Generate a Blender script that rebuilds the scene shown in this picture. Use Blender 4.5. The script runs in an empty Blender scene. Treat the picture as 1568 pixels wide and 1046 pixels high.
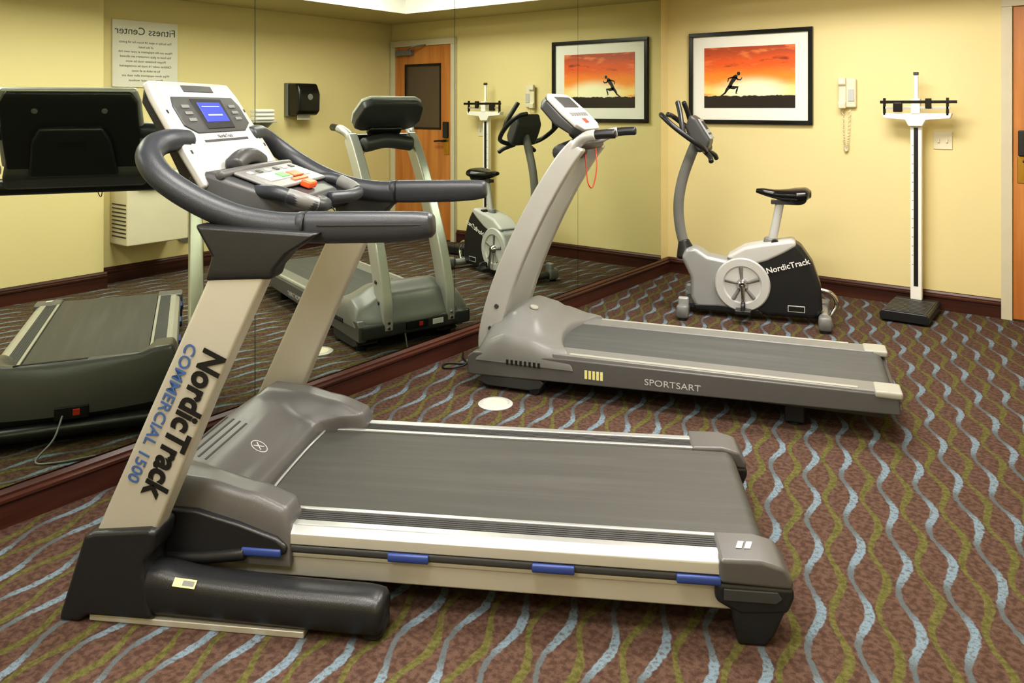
import bpy, bmesh, math, random
from mathutils import Vector, Matrix
random.seed(3)
scene = bpy.context.scene
scene.view_settings.view_transform = 'Standard'
try:
    scene.view_settings.look = 'Medium High Contrast'
except Exception:
    scene.view_settings.look = 'None'
scene.view_settings.exposure = -0.02
D2R = math.pi/180

# ------------------------------------------------------------------ materials
def srgb(c):
    r = []
    for v in c:
        v /= 255.0
        r.append(v/12.92 if v <= 0.04045 else ((v+0.055)/1.055)**2.4)
    return (r[0], r[1], r[2], 1.0)

def mat(name, col, rough=0.5, metal=0.0, var=0.06, nscale=6.0, bump=0.0, bscale=300.0, coat=0.0, emit=None, estr=0.0):
    m = bpy.data.materials.new(name); m.use_nodes = True
    nt = m.node_tree; b = nt.nodes['Principled BSDF']
    b.inputs['Roughness'].default_value = rough
    b.inputs['Metallic'].default_value = metal
    b.inputs['Coat Weight'].default_value = coat
    tc = nt.nodes.new('ShaderNodeTexCoord')
    n = nt.nodes.new('ShaderNodeTexNoise'); n.inputs['Scale'].default_value = nscale; n.inputs['Detail'].default_value = 3
    nt.links.new(tc.outputs['Object'], n.inputs['Vector'])
    mx = nt.nodes.new('ShaderNodeMix'); mx.data_type = 'RGBA'
    c = srgb(col)
    mx.inputs[6].default_value = tuple(max(0, v*(1-var)) for v in c[:3])+(1,)
    mx.inputs[7].default_value = tuple(min(1, v*(1+var)) for v in c[:3])+(1,)
    nt.links.new(n.outputs['Fac'], mx.inputs[0])
    nt.links.new(mx.outputs[2], b.inputs['Base Color'])
    if bump > 0:
        n2 = nt.nodes.new('ShaderNodeTexNoise'); n2.inputs['Scale'].default_value = bscale; n2.inputs['Detail'].default_value = 2
        nt.links.new(tc.outputs['Object'], n2.inputs['Vector'])
        bp = nt.nodes.new('ShaderNodeBump'); bp.inputs['Strength'].default_value = bump; bp.inputs['Distance'].default_value = 0.002
        nt.links.new(n2.outputs['Fac'], bp.inputs['Height'])
        nt.links.new(bp.outputs['Normal'], b.inputs['Normal'])
    if emit:
        b.inputs['Emission Color'].default_value = srgb(emit)
        b.inputs['Emission Strength'].default_value = estr
    return m

class NB:
    def __init__(s, nt): s.nt = nt
    def _in(s, sock, v):
        if isinstance(v, (int, float)): sock.default_value = v
        else: s.nt.links.new(v, sock)
    def m(s, op, a, b=0.0, c=None):
        n = s.nt.nodes.new('ShaderNodeMath'); n.operation = op
        s._in(n.inputs[0], a); s._in(n.inputs[1], b)
        if c is not None: s._in(n.inputs[2], c)
        return n.outputs[0]
    def noise(s, vec, scale, detail=2, rough=0.5):
        n = s.nt.nodes.new('ShaderNodeTexNoise'); n.inputs['Scale'].default_value = scale
        n.inputs['Detail'].default_value = detail; n.inputs['Roughness'].default_value = rough
        s.nt.links.new(vec, n.inputs['Vector']); return n.outputs['Fac']
    def mix(s, f, a, b):
        n = s.nt.nodes.new('ShaderNodeMix'); n.data_type = 'RGBA'
        s._in(n.inputs[0], f)
        for k, v in ((6, a), (7, b)):
            if isinstance(v, tuple): n.inputs[k].default_value = v
            else: s.nt.links.new(v, n.inputs[k])
        return n.outputs[2]
    def step(s, v, lo, hi):
        n = s.nt.nodes.new('ShaderNodeMapRange'); n.interpolation_type = 'SMOOTHSTEP'
        s._in(n.inputs[0], v); n.inputs[1].default_value = lo; n.inputs[2].default_value = hi
        n.inputs[3].default_value = 0; n.inputs[4].default_value = 1
        return n.outputs[0]

def carpet_material():
    m = bpy.data.materials.new('carpet'); m.use_nodes = True
    nt = m.node_tree; B = nt.nodes['Principled BSDF']; N = NB(nt)
    tc = nt.nodes.new('ShaderNodeTexCoord'); sp = nt.nodes.new('ShaderNodeSeparateXYZ')
    nt.links.new(tc.outputs['Object'], sp.inputs[0])
    X, Y = sp.outputs[0], sp.outputs[1]
    th = 16.5*D2R
    vec = tc.outputs['Object']
    w = N.m('MULTIPLY', N.m('SUBTRACT', N.noise(vec, 3.0), 0.5), 0.03)
    w2 = N.m('MULTIPLY', N.m('SUBTRACT', N.noise(vec, 45.0), 0.5), 0.014)
    p = N.m('ADD', N.m('MULTIPLY', X, math.cos(th)), N.m('MULTIPLY', Y, math.sin(th)))
    q = N.m('ADD', N.m('MULTIPLY', X, -math.sin(th)), N.m('MULTIPLY', Y, math.cos(th)))
    p = N.m('ADD', N.m('ADD', p, w), w2)
    S = 0.060; L = 0.32; A = 0.0175
    ps = N.m('DIVIDE', p, S)
    i = N.m('ROUND', ps)
    par = N.m('FLOORED_MODULO', i, 2.0)
    quad = N.m('FLOORED_MODULO', N.m('FLOOR', N.m('DIVIDE', i, 2.0)), 2.0)
    ph = N.m('ADD', N.m('MULTIPLY', par, math.pi), N.m('MULTIPLY', quad, 0.9))
    arg = N.m('ADD', N.m('MULTIPLY', q, 2*math.pi/L), ph)
    off = N.m('MULTIPLY', N.m('SINE', arg), A)
    dist = N.m('ABSOLUTE', N.m('SUBTRACT', N.m('MULTIPLY', N.m('SUBTRACT', ps, i), S), off))
    swell = N.m('MULTIPLY', N.m('ADD', 1.0, N.m('SINE', N.m('ADD', arg, 0.6))), 0.5)
    tk = N.m('ADD', 0.0070, N.m('MULTIPLY', swell, 0.0056))
    mask = N.step(N.m('SUBTRACT', tk, dist), -0.0022, 0.0022)
    base = N.mix(N.step(N.noise(vec, 60.0, 3), 0.35, 0.65), srgb((82, 62, 54)), srgb((106, 84, 74)))
    blue = N.mix(N.step(swell, 0.1, 0.8), srgb((96, 108, 114)), srgb((130, 152, 168)))
    blue = N.mix(N.step(N.noise(vec, 90.0, 2), 0.42, 0.78), blue, srgb((100, 96, 92)))
    green = N.mix(N.step(N.noise(vec, 70.0, 2), 0.3, 0.7), srgb((86, 86, 46)), srgb((114, 112, 66)))
    line = N.mix(par, blue, green)
    col = N.mix(N.m('MULTIPLY', mask, 0.92), base, line)
    sp2 = N.step(N.noise(vec, 420.0, 2, 0.7), 0.3, 0.75)
    col = N.mix(N.m('MULTIPLY', sp2, 0.42), col, srgb((42, 35, 32)))
    nt.links.new(col, B.inputs['Base Color'])
    B.inputs['Roughness'].default_value = 0.95
    B.inputs['Specular IOR Level'].default_value = 0.1
    bp = nt.nodes.new('ShaderNodeBump'); bp.inputs['Strength'].default_value = 0.6; bp.inputs['Distance'].default_value = 0.004
    nt.links.new(N.noise(vec, 350.0, 3, 0.7), bp.inputs['Height']); nt.links.new(bp.outputs['Normal'], B.inputs['Normal'])
    return m

def wood_material(name, c1, c2, rough=0.35, axis='Z', scale=1.0):
    m = bpy.data.materials.new(name); m.use_nodes = True
    nt = m.node_tree; B = nt.nodes['Principled BSDF']; N = NB(nt)
    tc = nt.nodes.new('ShaderNodeTexCoord'); mp = nt.nodes.new('ShaderNodeMapping')
    sc = {'Z': (30, 30, 1.5), 'X': (1.5, 30, 30), 'Y': (30, 1.5, 30)}[axis]
    mp.inputs['Scale'].default_value = tuple(v*scale for v in sc)
    nt.links.new(tc.outputs['Object'], mp.inputs[0])
    f = N.noise(mp.outputs[0], 1.0, 4, 0.6)
    nt.links.new(N.mix(N.step(f, 0.3, 0.7), srgb(c1), srgb(c2)), B.inputs['Base Color'])
    B.inputs['Roughness'].default_value = rough
    return m

def belt_material(name, c):
    m = bpy.data.materials.new(name); m.use_nodes = True
    nt = m.node_tree; B = nt.nodes['Principled BSDF']; N = NB(nt)
    tc = nt.nodes.new('ShaderNodeTexCoord'); mp = nt.nodes.new('ShaderNodeMapping')
    mp.inputs['Scale'].default_value = (1.2, 26, 1)
    nt.links.new(tc.outputs['Object'], mp.inputs[0])
    wear = N.step(N.noise(mp.outputs[0], 1.0, 4, 0.65), 0.42, 0.75)
    c2 = tuple(min(255, v*1.16+4) for v in c)
    fine = N.noise(tc.outputs['Object'], 500.0, 2, 0.7)
    col = N.mix(N.m('MULTIPLY', wear, 0.7), srgb(c), srgb(c2))
    col = N.mix(N.m('MULTIPLY', fine, 0.3), col, srgb(tuple(v*0.6 for v in c)))
    nt.links.new(col, B.inputs['Base Color'])
    B.inputs['Roughness'].default_value = 0.55
    bp = nt.nodes.new('ShaderNodeBump'); bp.inputs['Strength'].default_value = 0.5; bp.inputs['Distance'].default_value = 0.001
    nt.links.new(fine, bp.inputs['Height']); nt.links.new(bp.outputs['Normal'], B.inputs['Normal'])
    return m

def art_material():
    m = bpy.data.materials.new('sunset_print'); m.use_nodes = True
    nt = m.node_tree; B = nt.nodes['Principled BSDF']; N = NB(nt)
    tc = nt.nodes.new('ShaderNodeTexCoord'); sp = nt.nodes.new('ShaderNodeSeparateXYZ')
    nt.links.new(tc.outputs['Object'], sp.inputs[0])
    X, Z = sp.outputs[0], sp.outputs[2]
    mp = nt.nodes.new('ShaderNodeMapping'); mp.inputs['Scale'].default_value = (3.0, 1, 11.0); mp.inputs['Rotation'].default_value = (0, 0.3, 0)
    nt.links.new(tc.outputs['Object'], mp.inputs[0])
    cl = N.noise(mp.outputs[0], 1.3, 5, 0.6)
    hz = N.m('ADD', Z, N.m('MULTIPLY', N.m('SUBTRACT', cl, 0.5), 0.12))
    col = N.mix(N.step(hz, -0.12, 0.0), srgb((255, 224, 140)), srgb((250, 146, 50)))
    col = N.mix(N.step(hz, 0.0, 0.11), col, srgb((232, 98, 40)))
    col = N.mix(N.step(hz, 0.11, 0.22), col, srgb((176, 78, 48)))
    col = N.mix(N.m('MULTIPLY', N.step(cl, 0.53, 0.68), 0.8), col, srgb((248, 142, 84)))
    col = N.mix(N.m('MULTIPLY', N.step(cl, 0.44, 0.32), N.step(Z, 0.0, 0.1)), col, srgb((140, 56, 36)))
    dx = N.m('DIVIDE', N.m('SUBTRACT', X, 0.04), 0.36); dz = N.m('DIVIDE', N.m('ADD', Z, 0.105), 0.14)
    r = N.m('SQRT', N.m('ADD', N.m('MULTIPLY', dx, dx), N.m('MULTIPLY', dz, dz)))
    col = N.mix(N.step(r, 1.0, 0.3), col, srgb((255, 250, 214)))
    g = N.m('ADD', Z, N.m('MULTIPLY', N.noise(tc.outputs['Object'], 26.0, 3), 0.03))
    col = N.mix(N.step(g, -0.120, -0.128), col, srgb((40, 28, 22)))
    nt.links.new(col, B.inputs['Base Color'])
    B.inputs['Roughness'].default_value = 0.4
    return m

M = {}
M['carpet'] = carpet_material()
M['wall'] = mat('wall_paint', (226, 211, 160), 0.75, var=0.02, nscale=1.5, bump=0.12, bscale=120)
M['ceil'] = mat('ceiling_paint', (196, 185, 140), 0.85, var=0.02)
M['white'] = mat('white_paint', (238, 236, 230), 0.7, var=0.02)
M['base'] = wood_material('baseboard_wood', (54, 30, 25), (84, 48, 38), 0.32, 'X', 0.6)
M['basey'] = wood_material('baseboard_wood_y', (54, 30, 25), (84, 48, 38), 0.32, 'Y', 0.6)
M['door'] = wood_material('door_wood', (178, 112, 58), (204, 138, 76), 0.35, 'Z', 0.5)
M['doorframe'] = mat('door_frame_paint', (206, 198, 176), 0.5)
M['mirror'] = mat('mirror_glass', (212, 219, 206), 0.0, 1.0, var=0.0)
M['edge'] = mat('mirror_edge', (90, 104, 92), 0.2, 0.5)
M['black'] = mat('black_plastic', (36, 37, 40), 0.32, bump=0.22, bscale=500)
M['blackg'] = mat('black_gloss', (22, 22, 24), 0.2)
M['rubber'] = mat('rubber_grip', (52, 55, 62), 0.38, bump=0.2, bscale=400)
M['tan'] = mat('champagne_metallic', (190, 187, 177), 0.34, 0.3, bump=0.05)
M['gray'] = mat('gray_plastic', (90, 89, 90), 0.34, bump=0.18, bscale=500)
M['dgray'] = mat('dark_gray_plastic', (64, 65, 67), 0.4, bump=0.2, bscale=500)
M['tread'] = mat('rail_tread_rubber', (66, 66, 67), 0.65, bump=0.6, bscale=400)
M['mgray'] = mat('mid_gray_plastic', (118, 118, 118), 0.36, bump=0.15, bscale=500)
M['silver'] = mat('silver_paint', (192, 192, 191), 0.32, 0.35)
M['bikesilver'] = mat('bike_silver', (160, 162, 164), 0.34, 0.25)
M['alu'] = mat('brushed_aluminium', (188, 189, 190), 0.36, 0.7)
M['chrome'] = mat('chrome', (200, 200, 200), 0.15, 1.0)
M['lgray'] = mat('light_gray_plastic', (186, 186, 186), 0.4)
M['cream'] = mat('cream_plastic', (222, 214, 190), 0.4)
M['beige'] = mat('beige_trim', (158, 157, 149), 0.4)
M['blue'] = mat('blue_insert', (54, 74, 140), 0.4)
M['bluetext'] = mat('blue_print', (66, 96, 148), 0.5)
M['btext'] = mat('black_print', (22, 22, 24), 0.5)
M['wtext'] = mat('white_print', (225, 225, 225), 0.5)
M['lcd'] = mat('lcd_blue', (60, 70, 200), 0.2, emit=(70, 80, 235), estr=0.75)
M['lcdd'] = mat('lcd_segments', (170, 180, 255), 0.3, emit=(150, 160, 255), estr=0.5)
M['green'] = mat('green_button', (90, 190, 90), 0.4)
M['orange'] = mat('orange_key', (230, 92, 44), 0.4)
M['red'] = mat('red_cord', (190, 60, 40), 0.5)
M['yellow'] = mat('yellow_label', (226, 220, 150), 0.5)
M['brass'] = mat('brass', (190, 150, 70), 0.3, 0.9)
M['belt'] = belt_material('running_belt', (68, 67, 65))
M['belt2'] = belt_material('running_belt_worn', (78, 80, 81))
M['art'] = art_material()
M['matboard'] = mat('mat_board', (238, 237, 230), 0.8, var=0.01)
M['sign'] = mat('sign_panel', (224, 220, 208), 0.5)
M['glassdark'] = mat('door_glass', (92, 78, 66), 0.12)
M['towel'] = mat('towel_cotton', (236, 234, 228), 0.95, bump=0.6, bscale=200)
M['lightpanel'] = mat('light_diffuser', (255, 250, 240), 0.5, emit=(255, 248, 234), estr=6.0)

# ------------------------------------------------------------------ geometry helpers
def empty(name, loc=(0, 0, 0), rz=0.0):
    e = bpy.data.objects.new(name, None); e.empty_display_size = 0.1
    e.location = loc; e.rotation_euler = (0, 0, rz*D2R)
    scene.collection.objects.link(e); return e

def mk(name, verts, faces, mt, parent=None, bevel=0.0, smooth=True, seg=3, angle=40, MX=None, recalc=True):
    me = bpy.data.meshes.new(name)
    me.from_pydata([tuple(v) for v in verts], [], faces)
    if MX is not None: me.transform(MX)
    if recalc:
        bm = bmesh.new(); bm.from_mesh(me); bmesh.ops.recalc_face_normals(bm, faces=bm.faces); bm.to_mesh(me); bm.free()
    me.materials.append(M[mt] if isinstance(mt, str) else mt)
    if smooth:
        for p in me.polygons: p.use_smooth = True
        if bevel <= 0: me.set_sharp_from_angle(angle=angle*D2R)
    o = bpy.data.objects.new(name, me); scene.collection.objects.link(o)
    if parent: o.parent = parent
    if bevel > 0:
        b = o.modifiers.new('bevel', 'BEVEL'); b.width = bevel; b.segments = seg; b.limit_method = 'ANGLE'; b.angle_limit = 30*D2R
        w = o.modifiers.new('wn', 'WEIGHTED_NORMAL'); w.keep_sharp = False
    return o

def box(name, x0, x1, y0, y1, z0, z1, mt, parent=None, bevel=0.0, seg=3, MX=None):
    v = [(x, y, z) for x in (x0, x1) for y in (y0, y1) for z in (z0, z1)]
    f = [(0, 1, 3, 2), (4, 6, 7, 5), (0, 4, 5, 1), (2, 3, 7, 6), (0, 2, 6, 4), (1, 5, 7, 3)]
    return mk(name, v, f, mt, parent, bevel, seg=seg, MX=MX)

def prism(name, prof, y0, y1, mt, parent=None, bevel=0.0, seg=3, MX=None):
    if y0 > y1: y0, y1 = y1, y0
    n = len(prof)
    v = [(p[0], y0, p[1]) for p in prof]+[(p[0], y1, p[1]) for p in prof]
    f = [tuple(range(n)), tuple(range(2*n-1, n-1, -1))]+[(i, (i+1) % n, n+(i+1) % n, n+i) for i in range(n)]
    return mk(name, v, f, mt, parent, bevel, seg=seg, MX=MX)

def loft(name, secs, mt, parent=None, bevel=0.0, closed=True, angle=40, MX=None, seg=3):
    n = len(secs[0]); v = [p for s in secs for p in s]; f = []
    for k in range(len(secs)-1):
        for i in range(n):
            f.append((k*n+i, k*n+(i+1) % n, (k+1)*n+(i+1) % n, (k+1)*n+i))
    f.append(tuple(range(n))); f.append(tuple((len(secs)-1)*n+i for i in reversed(range(n))))
    return mk(name, v, f, mt, parent, bevel, angle=angle, MX=MX, seg=seg)

def catmull(pts, sub):
    P = [Vector(p) for p in pts]
    if sub <= 1 or len(P) < 3: return P, [float(i) for i in range(len(P))]
    out = []; ts = []
    for i in range(len(P)-1):
        p0 = P[i-1] if i > 0 else P[0]*2-P[1]
        p1, p2 = P[i], P[i+1]
        p3 = P[i+2] if i+2 < len(P) else P[-1]*2-P[-2]
        for k in range(sub):
            t = k/sub
            out.append(0.5*((2*p1)+(-p0+p2)*t+(2*p0-5*p1+4*p2-p3)*t*t+(-p0+3*p1-3*p2+p3)*t**3)); ts.append(i+t)
    out.append(P[-1]); ts.append(float(len(P)-1))
    return out, ts

def sweep(name, pts, r, mt, parent=None, ry=None, n=16, sub=8, up=(0, 0, 1), expo=2.0, roundcap=True, MX=None):
    path, ts = catmull(pts, sub)
    def gv(a, t):
        if isinstance(a, (int, float)): return a
        i = min(int(t), len(a)-2); return a[i]+(a[i+1]-a[i])*(t-i)
    if ry is None: ry = r
    secs = []; upv = Vector(up)
    last = None
    for k, p in enumerate(path):
        if k == 0: T = path[1]-path[0]
        elif k == len(path)-1: T = path[-1]-path[-2]
        else: T = path[k+1]-path[k-1]
        T.normalize()
        if last is None:
            s = T.cross(upv)
            if s.length < 1e-3: s = T.cross(Vector((1, 0, 0)))
        else:
            s = last-T*last.dot(T)
        s.normalize(); last = s.copy(); u = s.cross(T)
        secs.append((p, s, u, T, gv(r, ts[k]), gv(ry, ts[k])))
    loops = []
    def ring(p, s, u, a, b):
        L = []
        for j in range(n):
            th = 2*math.pi*j/n; c, d = math.cos(th), math.sin(th)
            c = math.copysign(abs(c)**(2/expo), c); d = math.copysign(abs(d)**(2/expo), d)
            L.append(p+s*(a*c)+u*(b*d))
        return L
    if roundcap:
        p, s, u, T, a, b = secs[0]; m_ = min(a, b)*0.5
        for t in (0.35, 0.8): loops.append(ring(p-T*m_*(1-t), s, u, a*math.sqrt(1-(1-t)**2), b*math.sqrt(1-(1-t)**2)))
    for p, s, u, T, a, b in secs: loops.append(ring(p, s, u, a, b))
    if roundcap:
        p, s, u, T, a, b = secs[-1]; m_ = min(a, b)*0.5
        for t in (0.8, 0.35): loops.append(ring(p+T*m_*(1-t), s, u, a*math.sqrt(1-(1-t)**2), b*math.sqrt(1-(1-t)**2)))
    return loft(name, loops, mt, parent, angle=60, MX=MX)

def cyl(name, p0, p1, r, mt, parent=None, n=24, r2=None, bevel=0.0):
    p0, p1 = Vector(p0), Vector(p1); T = (p1-p0).normalized()
    s = T.cross(Vector((0, 0, 1)))
    if s.length < 1e-3: s = Vector((1, 0, 0))
    s.normalize(); u = s.cross(T); r2 = r if r2 is None else r2
    L = [[p+s*(a*math.cos(2*math.pi*j/n))+u*(a*math.sin(2*math.pi*j/n)) for j in range(n)] for p, a in ((p0, r), (p1, r2))]
    return loft(name, L, mt, parent, bevel=bevel, angle=40, seg=2)

def lathe(name, prof, org, axis, mt, parent=None, n=40):
    org = Vector(org); T = Vector(axis).normalized(); s = T.cross(Vector((0.01, 0.02, 1)))
    s.normalize(); u = s.cross(T)
    L = [[org+T*h+s*(r*math.cos(2*math.pi*j/n))+u*(r*math.sin(2*math.pi*j/n)) for j in range(n)] for r, h in prof]
    return loft(name, L, mt, parent, angle=35)

def frame(O, ex, ey):
    ex = Vector(ex).normalized(); ey = Vector(ey); ey = (ey-ex*ey.dot(ex)).normalized(); ez = ex.cross(ey)
    m_ = Matrix.Identity(4)
    for i in range(3):
        m_[i][0], m_[i][1], m_[i][2], m_[i][3] = ex[i], ey[i], ez[i], O[i]
    return m_

def text(name, body, size, MX, mt, parent, extrude=0.0006, shear=0.0, bold=0.0, sx=1.0, align='CENTER', space=1.0):
    c = bpy.data.curves.new(name, 'FONT'); c.body = body; c.size = size; c.extrude = extrude; c.shear = shear
    c.offset = bold; c.align_x = align; c.align_y = 'CENTER'; c.space_character = space; c.resolution_u = 4
    t = bpy.data.objects.new(name+'_tmp', c); scene.collection.objects.link(t)
    dg = bpy.context.evaluated_depsgraph_get()
    me = bpy.data.meshes.new_from_object(t.evaluated_get(dg))
    bpy.data.objects.remove(t)
    me.transform(Matrix.Diagonal((sx, 1, 1, 1))); me.transform(MX)
    me.materials.clear(); me.materials.append(M[mt])
    o = bpy.data.objects.new(name, me); scene.collection.objects.link(o); o.parent = parent
    return o

def smooth01(t):
    t = max(0.0, min(1.0, t)); return t*t*(3-2*t)
def interp(x, pts):
    if x <= pts[0][0]: return pts[0][1]
    for (a, b), (c, d) in zip(pts, pts[1:]):
        if x <= c: return b+(d-b)*smooth01((x-a)/(c-a))*0.5+(d-b)*((x-a)/(c-a))*0.5
    return pts[-1][1]
def rf(d, r):
    if d >= r: return 1.0
    d = max(d, 0.0); return math.sqrt(max(0, 1-(1-d/r)**2))

def hood(name, W, xf, xr, ztop, zb, mt, parent, rfront=0.06, rside=0.03, rrear=0.03, nx=46, ny=60):
    def spread(t): return 0.5-0.5*math.cos(math.pi*t)
    v = []; f = []
    for i in range(nx+1):
        for j in range(ny+1):
            a = spread(i/nx); y = -W+2*W*spread(j/ny)
            x0 = xf(y); x1 = xr(y); x = x0+(x1-x0)*a
            k = rf(x-x0, rfront)*rf(W-abs(y), rside)*rf(x1-x, rrear)
            v.append((x, y, zb+(ztop(x, y)-zb)*k))
    for i in range(nx):
        for j in range(ny):
            a = i*(ny+1)+j; f.append((a, a+1, a+ny+2, a+ny+1))
    per = [i*(ny+1) for i in range(nx+1)]+[nx*(ny+1)+j for j in range(1, ny+1)]+[i*(ny+1)+ny for i in range(nx-1, -1, -1)]+[j for j in range(ny-1, 0, -1)]
    f.append(tuple(per))
    return mk(name, v, f, mt, parent, angle=55)

# ------------------------------------------------------------------ room
XR, XP, YF, ZC, YP = 3.25, 3.11, -7.9, 2.21, -3.05
box('floor', -0.1, XR+0.1, YF-0.1, 0.1, -0.05, 0.0, 'carpet')
box('wall_back', -0.1, XR+0.1, 0.0, 0.1, 0.0, 2.6, 'wall')
box('wall_left', -0.1, 0.03, YF, 0.0, 0.0, 2.6, 'wall')
box('wall_right', XR, XR+0.1, YP, 0.0, 0.0, 2.6, 'wall')
box('wall_right.001', XP, XR+0.1, YF, YP, 0.0, 2.6, 'wall')
box('wall_front', -0.1, XR+0.1, YF-0.1, YF, 0.0, 2.6, 'wall')
tx0, tx1, ty0, ty1 = 0.75, 2.38, -7.3, -0.66
ce = empty('ceiling')
box('soffit_back', 0.03, XR, ty1, 0.0, ZC, ZC+0.05, 'ceil', ce)
box('soffit_front', 0.03, XR, YF, ty0, ZC, ZC+0.05, 'ceil', ce)
box('soffit_mirror_side', 0.03, tx0, ty0, ty1, ZC, ZC+0.05, 'ceil', ce)
box('soffit_right_side', tx1, XR, ty0, ty1, ZC, ZC+0.05, 'ceil', ce)
box('tray_top', tx0-0.02, tx1+0.02, ty0-0.02, ty1+0.02, 2.50, 2.55, 'white', ce)
for nm, a in (('tray_side_back', (tx0, tx1, ty1-0.02, ty1)), ('tray_side_front', (tx0, tx1, ty0, ty0+0.02)),
              ('tray_side_mirror', (tx0, tx0+0.02, ty0, ty1)), ('tray_side_right', (tx1-0.02, tx1, ty0, ty1))):
    box(nm, *a, ZC-0.012, 2.50, 'white', ce)
for k, yy in enumerate((-1.5, -3.2, -4.9, -6.6)):
    box('light_panel_%d' % (k+1), 1.0, 2.15, yy-0.3, yy+0.3, 2.47, 2.498, 'lightpanel', ce, 0.004)

def baseboard(name, p0, p1, nrm, mt):
    prof = [(0, 0), (0.016, 0), (0.016, 0.075), (0.020, 0.082), (0.020, 0.092), (0.012, 0.098), (0.012, 0.106), (0.006, 0.118), (0, 0.122)]
    n = Vector((nrm[0], nrm[1], 0)); v = []
    for p in (p0, p1):
        for d, z in prof: v.append((p[0]+n.x*d, p[1]+n.y*d, z))
    k = len(prof)
    f = [tuple(range(k)), tuple(range(2*k-1, k-1, -1))]+[(i, (i+1) % k, k+(i+1) % k, k+i) for i in range(k)]
    return mk(name, v, f, mt, angle=25)
baseboard('baseboard_back', (0.03, -0.0005), (2.325, -0.0005), (0, -1), 'base')
baseboard('baseboard_left', (0.0305, YF), (0.0305, 0.0), (1.6, 0), 'basey')
baseboard('baseboard_right', (XR-0.0005, YP), (XR-0.0005, 0.0), (-1, 0), 'basey')
baseboard('baseboard_right.001', (XP-0.0005, YF), (XP-0.0005, YP+0.02), (-1, 0), 'basey')
baseboard('baseboard_front', (0.03, YF+0.0005), (XP, YF+0.0005), (0, 1), 'base')

ys = [-0.15, -1.385, -2.625, -3.865, -5.10, -6.34, -7.58]
for k in range(6):
    nm = 'wall_mirror' if k == 0 else 'wall_mirror.%03d' % k
    e = empty(nm, (0.0305, 0, 0))
    box('glass', 0.003, 0.010, ys[k+1]+0.0016, ys[k]-0.0016, 0.124, ZC-0.002, 'mirror', e)
    box('backing', 0.0, 0.003, ys[k+1], ys[k], 0.123, ZC-0.001, 'edge', e)

# ------------------------------------------------------------------ door on back wall
d = empty('door_1', (0, -0.001, 0))
box('frame_latch_side', 2.325, 2.385, -0.035, 0, 0, 1.9645, 'doorframe', d, 0.003)
box('frame_hinge_side', 3.17, 3.235, -0.035, 0, 0, 1.9645, 'doorframe', d, 0.003)
box('frame_head', 2.325, 3.235, -0.035, 0, 1.965, 2.030, 'doorframe', d, 0.003)
box('leaf_left', 2.387, 2.53, -0.022, 0, 0.01, 1.962, 'door', d, 0.002)
box('leaf_right', 3.02, 3.168, -0.022, 0, 0.01, 1.962, 'door', d, 0.002)
box('leaf_top', 2.53, 3.02, -0.022, 0, 1.77, 1.962, 'door', d)
box('leaf_bottom', 2.53, 3.02, -0.022, 0, 0.01, 1.12, 'door', d)
box('window_glass', 2.53, 3.02, -0.010, 0, 1.12, 1.77, 'glassdark', d)
for a in ((2.52, 2.54, 1.13, 1.76), (3.01, 3.03, 1.13, 1.76), (2.52, 3.03, 1.11, 1.13), (2.52, 3.03, 1.76, 1.78)):
    box('window_bead', a[0], a[1], -0.028, -0.02, a[2], a[3], 'blackg', d, 0.002)
box('keypad_lock', 2.415, 2.475, -0.055, -0.02, 1.03, 1.19, 'black', d, 0.006)
box('brass_plate', 2.41, 2.48, -0.028, -0.02, 0.86, 1.03, 'brass', d, 0.004)
cyl('lever_stem', (2.455, -0.02, 1.0), (2.455, -0.085, 1.0), 0.011, 'blackg', d)
sweep('lever', [(2.445, -0.08, 1.0), (2.50, -0.085, 1.0), (2.56, -0.08, 0.995)], 0.009, 'blackg', d)
box('closer_body', 2.90, 3.12, -0.075, -0.02, 1.87, 1.925, 'mgray', d, 0.006)
sweep('closer_arm', [(2.95, -0.06, 1.93), (2.80, -0.16, 1.945), (2.72, -0.04, 1.97)], 0.008, 'mgray', d, sub=2)

# ------------------------------------------------------------------ picture
p = empty('framed_picture', (0.698, -0.002, 1.561))
hw, hh = 0.476, 0.356
for nm, a in (('frame_top', (-hw, hw, hh-0.032, hh)), ('frame_bottom', (-hw, hw, -hh, -hh+0.032)),
              ('frame_left', (-hw, -hw+0.032, -hh+0.03, hh-0.03)), ('frame_right', (hw-0.032, hw, -hh+0.03, hh-0.03))):
    box(nm, a[0], a[1], -0.03, 0, a[2], a[3], 'blackg', p, 0.003)
box('mat', -hw+0.03, hw-0.03, -0.012, 0, -hh+0.03, hh-0.03, 'matboard', p)
box('print', -0.352, 0.350, -0.0135, -0.012, -0.232, 0.236, 'art', p)
def sil(name, pts):
    v = [(x, -0.0142, z) for x, z in pts]; mk(name, v, [tuple(range(len(v)))], 'btext', p, smooth=False)
def limb(name, pts, ws):
    L = []; R = []
    for k, q in enumerate(pts):
        a = Vector(pts[max(0, k-1)]); b = Vector(pts[min(len(pts)-1, k+1)]); t = (b-a).normalized(); nn = Vector((-t.y, t.x))
        L.append((q[0]+nn.x*ws[k], q[1]+nn.y*ws[k])); R.append((q[0]-nn.x*ws[k], q[1]-nn.y*ws[k]))
    v = [(x, -0.0142, z) for x, z in L+R]; n = len(pts)
    mk(name, v, [(i, i+1, n+i+1, n+i) for i in range(n-1)], 'btext', p, smooth=False)
ox, oz = -0.12, -0.055
limb('runner_torso', [(ox-0.03, oz-0.02), (ox-0.01, oz+0.02), (ox+0.02, oz+0.06), (ox+0.03, oz+0.075)], [0.014, 0.014, 0.018, 0.008])
sil('runner_head', [(ox+0.045+0.013*math.cos(a*0.5236), oz+0.086+0.015*math.sin(a*0.5236)) for a in range(12)])
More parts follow.
